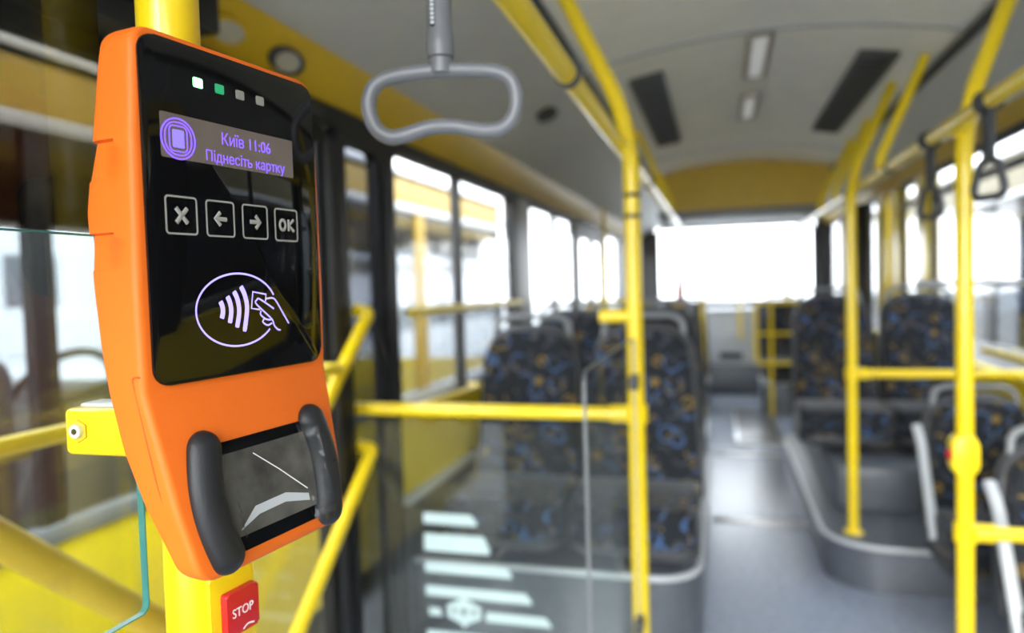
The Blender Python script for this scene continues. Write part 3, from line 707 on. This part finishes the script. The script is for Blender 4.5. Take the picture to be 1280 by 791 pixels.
# ================================================================ SEATS
def make_seat(label, group, low=False, arm=False):
    t = thing('passenger_seat', label, 'seat', (0, 0, 0), 0, group)
    zb = .24; H = .60 if not low else .46
    # cushion
    P = rrect(.465, .45, .07, 0, -.10, 6)
    bm = B(); prism(bm, P, fXY, .10, zb, .035, 4)
    for v in bm.verts:
        if v.co.z > .2: v.co.z -= .016*(1-min(1, abs(v.co.x)/.2))*(1 if v.co.y > -.25 else .4)
    obj('cushion', bm, FAB, t, 60)
    obj('seat_pan', prism(B(), rrect(.47, .44, .07, 0, -.09), fXY, .055, .105, .015, 2, True), DARKG, t)
    # backrest
    def outline(wb, wt, z0, z1, r=.09):
        o = []
        for sx_, z_, w__, a0 in ((1, z1, wt, 0), (-1, z1, wt, 90), (-1, z0, wb, 180), (1, z0, wb, 270)):
            rr = r if z_ == z1 else .03
            for k in range(7):
                a = math.radians(a0+90*k/6); o.append((sx_*(w__/2-rr)+rr*math.cos(a), z_+(-rr if z_ == z1 else rr)+rr*math.sin(a)))
        return o
    lean = lambda x, z, d: (x, .12+d+(z-zb)*.16, z)
    obj('backrest', prism(B(), outline(.465, .40, zb-.02, zb+H, .13), lean, .045, -.035, .03, 4), FAB, t, 60)
    obj('shell', prism(B(), outline(.485, .43, zb-.10, zb+H+.02, .15), lean, .085, .03, .02, 3), DARKG, t, 60)
    tz = zb+H
    obj('top_handle', tube(B(), fillet([lean(-.17, tz-.06, .055), lean(-.165, tz+.03, .055), lean(-.12, tz+.055, .055), lean(.12, tz+.055, .055), lean(.165, tz+.03, .055), lean(.17, tz-.06, .055)], .05), .013, 10), GREYP, t)
    obj('pedestal', box(B(), -.16, .16, -.12, .14, 0, .06, .01), BLACK, t)
    if low: obj('wall_bracket', box(box(B(), -.12, .287, 0, .14, -.03, .0, .005), .25, .287, -.05, .2, -.03, .5, .01), DARKG, t)
    if arm:
        obj('side_strut', tube(B(), fillet([(-.245, .20, zb+.34), (-.245, .12, zb+.28), (-.24, -.02, zb-.02), (-.235, -.04, zb-.10)], .06), .02, 10, sy=.7), LIGHTG, t)
    return t
gS = 'upright passenger seats'
seat0 = make_seat('blue and gold patterned seat by the window behind the striped screen', gS)
seat0.location = (-.805, 2.84, .395)
dup(seat0, 'blue and gold patterned seat beside the aisle behind the striped screen', (-.315, 2.84, .395))
dup(seat0, 'patterned seat by the window in second row on left podium', (-.815, 3.78, .43))
dup(seat0, 'patterned seat beside the aisle in second row on left podium', (-.325, 3.78, .43))
dup(seat0, 'patterned seat beside the aisle on the right, behind the podium pole', (.655, 4.55, .46))
dup(seat0, 'patterned seat by the window on the right, against the yellow pillars', (1.143, 4.55, .46))
dup(seat0, 'patterned aisle seat in the far right pair behind the bent guard rail', (.66, 8.25, .33))
dup(seat0, 'patterned window seat in the far right pair near the dark cabinet', (1.16, 8.25, .33))
dup(seat0, 'patterned aisle seat far back on the left past the middle door', (-.36, 8.3, .33))
dup(seat0, 'patterned window seat far back on the left past the middle door', (-.86, 8.3, .33))
dup(seat0, 'patterned aisle seat just before the middle door on the left', (-.34, 5.25, .38))
dup(seat0, 'patterned window seat just before the middle door on the left', (-.84, 5.25, .38))
for x0, x1, y0, y1, z in ((-1.15, -.1, 4.95, 5.6, .38), (.42, 1.42, 7.98, 8.6, .33), (-1.15, -.13, 8.02, 8.7, .33)):
    o = podium('seat_podium', x0, x1, y0, y1, z, .08, 1 if x0 < 0 else -1)
seatL = make_seat('low patterned folding seat half behind the right grab pole', 'low folding seats', True, True)
seatL.location = (1.10, 3.44, .16)
dup(seatL, 'low patterned folding seat cut by the right edge of the photo', (1.10, 2.52, .15))
# ================================================================ CEILING FITTINGS
for k, (y0, y1) in enumerate(((1.95, 2.68), (3.10, 3.75), (4.1, 4.68))):
    lab = ['slim ceiling light cut by the top edge of the photo', 'slim ceiling light in the middle of the roof past the seam', 'short slim ceiling light farthest down the roof'][k]
    zc = vault(XC); t = thing('ceiling_light', lab, 'ceiling light', (XC, (y0+y1)/2, zc), group='ceiling lights'); h = (y1-y0)/2
    obj('frame', ring(B(), rrect(.105, 2*h, .03), rrect(.06, 2*h-.04, .02), fXY, -.018, .0), mat('lamp_frame', (.36, .31, .25), .5) if k == 0 else bpy.data.materials['lamp_frame'], t)
    obj('diffuser', prism(B(), rrect(.058, 2*h-.045, .018), fXY, -.012, 0), DIFF, t)
for s, lab in ((-1, 'dark slatted roof vent left of the ceiling lights'), (1, 'dark slatted roof vent right of the ceiling lights')):
    x = XC+s*.49; t = thing('roof_vent', lab, 'vent', (x, 4.22, vault(x)), group='roof vents'); t.rotation_euler = (0, math.atan(.3472*s*.49), 0)
    obj('frame', ring(B(), rrect(.16, 1.66, .015), rrect(.125, 1.62, .01), fXY, -.02, .004), DARKG, t)
    obj('backing', box(B(), -.065, .065, -.815, .815, -.006, 0), BLACK, t)
    for k in range(20): obj('slat', box(B(), -.062, .062, -.79+k*.083-.012, -.79+k*.083+.012, -.016, -.006), DARKG, t)
def oval(lab, x, y, z, ry, sx_, sy_, base, inner):
    t = thing('speaker' if inner is not LENSM else 'spot_light', lab, 'speaker' if inner is not LENSM else 'light', (x, y, z)); t.rotation_euler = (0, ry, 0)
    E_ = lambda f: [(sx_*f*math.cos(2*PI*k/28), sy_*f*math.sin(2*PI*k/28)) for k in range(28)]
    obj('bezel', ring(B(), E_(1), E_(.78), fXY, -.014, .004), base, t)
    obj('grille' if inner is not LENSM else 'lens', prism(B(), E_(.8), fXY, -.009, .004, .003, 2), inner, t)
sl = -math.atan(.22/.51)
oval('black oval speaker in the grey ceiling panel above the left windows', -.76, 3.32, LS(-.76)-.004, sl, .05, .075, BLACK, BLACK)
ct = -math.atan(.09/.08)
oval('round lamp set in the yellow moulding over the front door, farther one', -1.095, 1.70, 2.048, ct, .036, .07, DARKG, LENSM)
oval('round brown lamp set in the yellow moulding over the front door, nearer one', -1.095, 1.46, 2.048, ct, .036, .07, YG, LENSM)
oval('black oval speaker in the grey ceiling panel above the right windows', 1.13, 2.95, 2.265, math.atan(.22), .07, .10, BLACK, BLACK)
# door operator box over the front door
t = thing('door_gear', 'black door gear housing over the front door', 'housing', (-1.08, 1.05, 1.925))
obj('case', box(B(), -.05, .05, -.75, .22, 0, .055, .012), BLACKP, t); obj('linkage', tube(B(), [(.0, .25, .03), (.0, .8, .02)], .014, 10), BLACK, t)

# ================================================================ REAR FITTINGS
t = thing('equipment_cabinet', 'grey cabinet with a dark slot at the far end of aisle', 'cabinet', (.13, 9.75, .40))
obj('body', box(B(), -.30, .30, -.2, .6, 0, .62, .02), LIGHTG, t)
obj('slot', box(B(), -.14, .14, -.206, -.195, .03, .10, .004), HOLE, t)
obj('lid', box(B(), -.31, .31, -.21, .6, .62, .66, .012), LIGHTG, t)
obj('grab_handle', tube(B(), fillet([(.12, -.2, .28), (.12, -.26, .30), (.12, -.26, .72), (.12, -.2, .74)], .03), .02, 10), Y, t)
t = thing('dark_cabinet', 'tall dark cabinet against the right wall behind yellow pillars', 'cabinet', (1.29, 7.55, 0))
obj('body', box(B(), -.10, .09, -.2, .25, 0, 2.1, .02), BLACKP, t); obj('edge_strip', box(B(), .05, .085, -.22, -.195, 0, 2.08, .006), GREYP, t)
obj('door_panel', box(B(), -.108, -.098, -.16, .2, .1, 2.0, .004), DARKG, t)
v2 = dup(VAL, 'small orange validator far back near the rear left of aisle')
v2.matrix_world = Matrix.Translation((-.36, 7.55, 1.34)) @ Matrix.Rotation(math.radians(78), 4, 'Z') @ Matrix.Rotation(PI/2, 4, 'X')
t = thing('grab_pole', 'yellow pole carrying the small far validator', 'pole', (-.36, 7.64, 0), group='yellow grab poles'); obj('tube', tube(B(), polepts(0, 0, 0, 2.36), .022, 12), Y, t)

# ================================================================ OUTSIDE
structure(obj('ground', box(B(), -60, 60, -40, 90, -.5, -.4), ASPH))
def bus(label, X, y0, y1, facing, win, paint, posts=(), tint=None, zroof=2.2, zwin=(.73, 2.0), cab=False, gside=None):
    gside = gside or G_BUS
    """parked bus; facing=+1 when its near side looks towards +x"""
    t = thing('bus', label, 'bus', (X, (y0+y1)/2, -.4)); f = facing; W_ = 2.4; yo = (y0+y1)/2
    bx = lambda bm, xa, xb, ya, yb, za, zb, bev=0: box(bm, min(-f*xa, -f*xb), max(-f*xa, -f*xb), ya-yo, yb-yo, za+.4, zb+.4, bev)
    for xa in (0, W_-.05):
        obj('skirt', bx(B(), xa, xa+.05, y0, y1, -.2, zwin[0]-.06, .01), paint, t)
        obj('rub_strip', bx(B(), xa-.01, xa+.06, y0, y1, zwin[0]-.06, zwin[0], .005), GREYP, t)
        obj('roof_band', bx(B(), xa, xa+.05, y0, y1, zwin[1], zroof), paint if xa else win, t)
        obj('light_strip', bx(B(), xa-.004, xa+.05, y0, y1, zwin[1]-.05, zwin[1], .004), LIGHTG, t)
        for (a, b, m_) in posts: obj('pillar', bx(B(), xa+.005, xa+.045, a, b, zwin[0], zwin[1]), m_, t)
        ys = [y0]+[p[1] for p in posts]; ye = [p[0] for p in posts]+[y1]
        for a, b in zip(ys, ye):
            if b-a < .05: continue
            if tint and xa == 0:
                obj('pane', bx(B(), xa+.02, xa+.026, a, b, zwin[0], tint), gside, t); obj('tinted_pane', bx(B(), xa+.02, xa+.026, a, b, tint, zwin[1]), G_TINT, t)
            else: obj('pane', bx(B(), xa+.02, xa+.026, a, b, zwin[0], zwin[1]), gside, t)
    # roof, arched
    P = [(-f*W_*k/12, zroof+.4+.16*math.sin(PI*k/12)**.6) for k in range(13)]+[(-f*W_, zroof+.36), (0, zroof+.36)]
    obj('roof', prism(B(), P, fXZ, y0-yo, y1-yo), paint, t)
    obj('gutter', bx(B(), -.02, .01, y0, y1, zroof-.02, zroof+.015, .004), LIGHTG, t)
    obj('floor_pan', bx(B(), .05, W_-.05, y0, y1, -.1, -.02), DARKG, t)
    for ye_ in (y0, y1-.05):
        obj('end_panel', bx(B(), .05, W_-.05, ye_, ye_+.05, -.2, .75), paint, t)
        obj('end_pane', bx(B(), .05, W_-.05, ye_+.02, ye_+.026, .75, zroof), G_BUS, t)
    for yw in (y0+1.4, y1-1.4):
        for xw in (.02, W_-.32):
            bm = B(); bmesh.ops.create_cone(bm, cap_ends=True, segments=28, radius1=.45, radius2=.45, depth=.28, matrix=Matrix.Translation((-f*(xw+.14), yw-yo, .45)) @ Matrix.Rotation(PI/2, 4, 'Y'))
            wv = obj('wheel', bm, BLACK, t); bm = B(); bmesh.ops.create_cone(bm, cap_ends=True, segments=20, radius1=.24, radius2=.2, depth=.30, matrix=Matrix.Translation((-f*(xw+.14), yw-yo, .45)) @ Matrix.Rotation(PI/2, 4, 'Y'))
            obj('hub', bm, GREYP, wv)
    if cab:
        yc = cab
        obj('dashboard', bx(B(), .25, 2.2, yc+.25, yc+.75, .2, 1.02, .08), DARKG, t)
        sw_ = B(); pts = [Vector((-f*(.55+.24*math.cos(a)), yc-yo+.24*math.sin(a)*.55, 1.44+.24*math.sin(a)*.72)) for a in [2*PI*k/32 for k in range(32)]]
        tube(sw_, pts, .017, 8, True); wh = obj('steering_wheel', sw_, BLACK, t)
        bm = B()
        for a in (.3, 2.8, 4.7): tube(bm, [Vector((-f*.55, yc-yo, 1.41)), Vector((-f*(.55+.24*math.cos(a)), yc-yo+.24*math.sin(a)*.55, 1.44+.24*math.sin(a)*.72))], .014, 6)
        obj('wheel_spokes', bm, BLACK, wh)
        obj('steering_column', tube(B(), [(-f*.55, yc-yo, 1.40), (-f*.55, yc-yo+.3, 1.15)], .035, 10), DARKG, t)
        obj('cab_rail', tube(B(), [(-f*.12, yc-yo-.9, 1.36), (-f*.12, yc-yo+.5, 1.36)], .025, 10), YB, t)
        obj('driver_seat', bx(B(), .3, .8, yc-.75, yc-.35, .3, 1.25, .08), DARKG, t)
    return t
bus('yellow bus parked close along the left side windows', -2.0, -1.6, 6.6, 1, YB_DARK, YB, ((-1.6, -1.5, BLACKP), (.35, .55, BLACKP), (1.70, 1.78, BLACKP), (3.1, 3.3, BLACKP), (4.62, 4.78, YB_DARK), (6.5, 6.6, BLACKP)), 1.66, cab=2.25)
bus('dull cream and blue grey bus parked close along the right side windows', 2.55, -4.0, 14.0, -1, DCREAM, DBLUE, ((-4.0, -3.9, BLACKP), (-1.2, -.9, STEEL), (2.0, 2.3, BLACKP), (5.0, 5.3, STEEL), (8.0, 8.3, BLACKP), (10.2, 10.5, YB_DARK), (12.0, 12.3, DBLUE), (13.9, 14.0, BLACKP)), 1.75, zroof=2.5, zwin=(.73, 2.15), gside=G_BUSD)
bus('white bus added beyond the yellow bus on the left to darken the view', -5.6, 8.0, 19.5, 1, STEEL, WALLP, ((8.0, 8.1, BLACKP), (11.2, 11.5, BLACKP), (14.0, 14.3, BLACKP), (16.6, 16.9, BLACKP), (19.4, 19.5, BLACKP)), 1.7)  # added bus, dims the white view through the yellow bus windows
def tree(lab, x, y, h, seed):
    random.seed(seed); t = thing('bare_tree', lab, 'tree', (x, y, -.4)); bm = B(); br = B()
    tube(bm, [(0, 0, 0), (.05, 0, h*.3), (0, .08, h*.55)], [.16, .12, .07], 8)
    def grow(p, d, L, r, lev):
        q = p+d*L; mid = p+d*L*.5+Vector((random.uniform(-.06, .06),)*3)*L
        tube(br, [p, mid, q], [r, r*.8, r*.55], 5)
        if lev < 4:
            for _ in range(3):
                e = (d+Vector((random.uniform(-.8, .8), random.uniform(-.8, .8), random.uniform(-.2, .6)))).normalized(); grow(p+d*L*random.uniform(.55, 1), e, L*.66, r*.55, lev+1)
    for k in range(6):
        a = 2*PI*k/6; grow(Vector((0, 0, h*(.28+.04*k))), Vector((math.cos(a)*.7, math.sin(a)*.7, .75)).normalized(), h*.26, .06, 1)
    obj('trunk', bm, BARK, t); b_ = obj('branches', br, BARK, t, 0); b_['kind'] = 'stuff'
tree('bare tree rising behind the parked bus outside the left windows', -11.5, 25.5, 8, 2)
tree('bare tree farther off outside the second left window', -12.5, 38, 9, 5)
# distant building
t = thing('depot_building', 'pale depot building far behind the yellow bus on the left', 'building', (-26, 14, -.4))
obj('wall', box(B(), -3, 3, -16, 16, 0, 4.6), WALLP, t); obj('roof_edge', box(B(), -3.1, 3.1, -16.1, 16.1, 4.6, 4.85), GREYP, t)
for k in range(8): obj('window', box(B(), 2.98, 3.04, -14.5+k*3.8, -12.5+k*3.8, 1.6, 3.4), G_DARK, t)
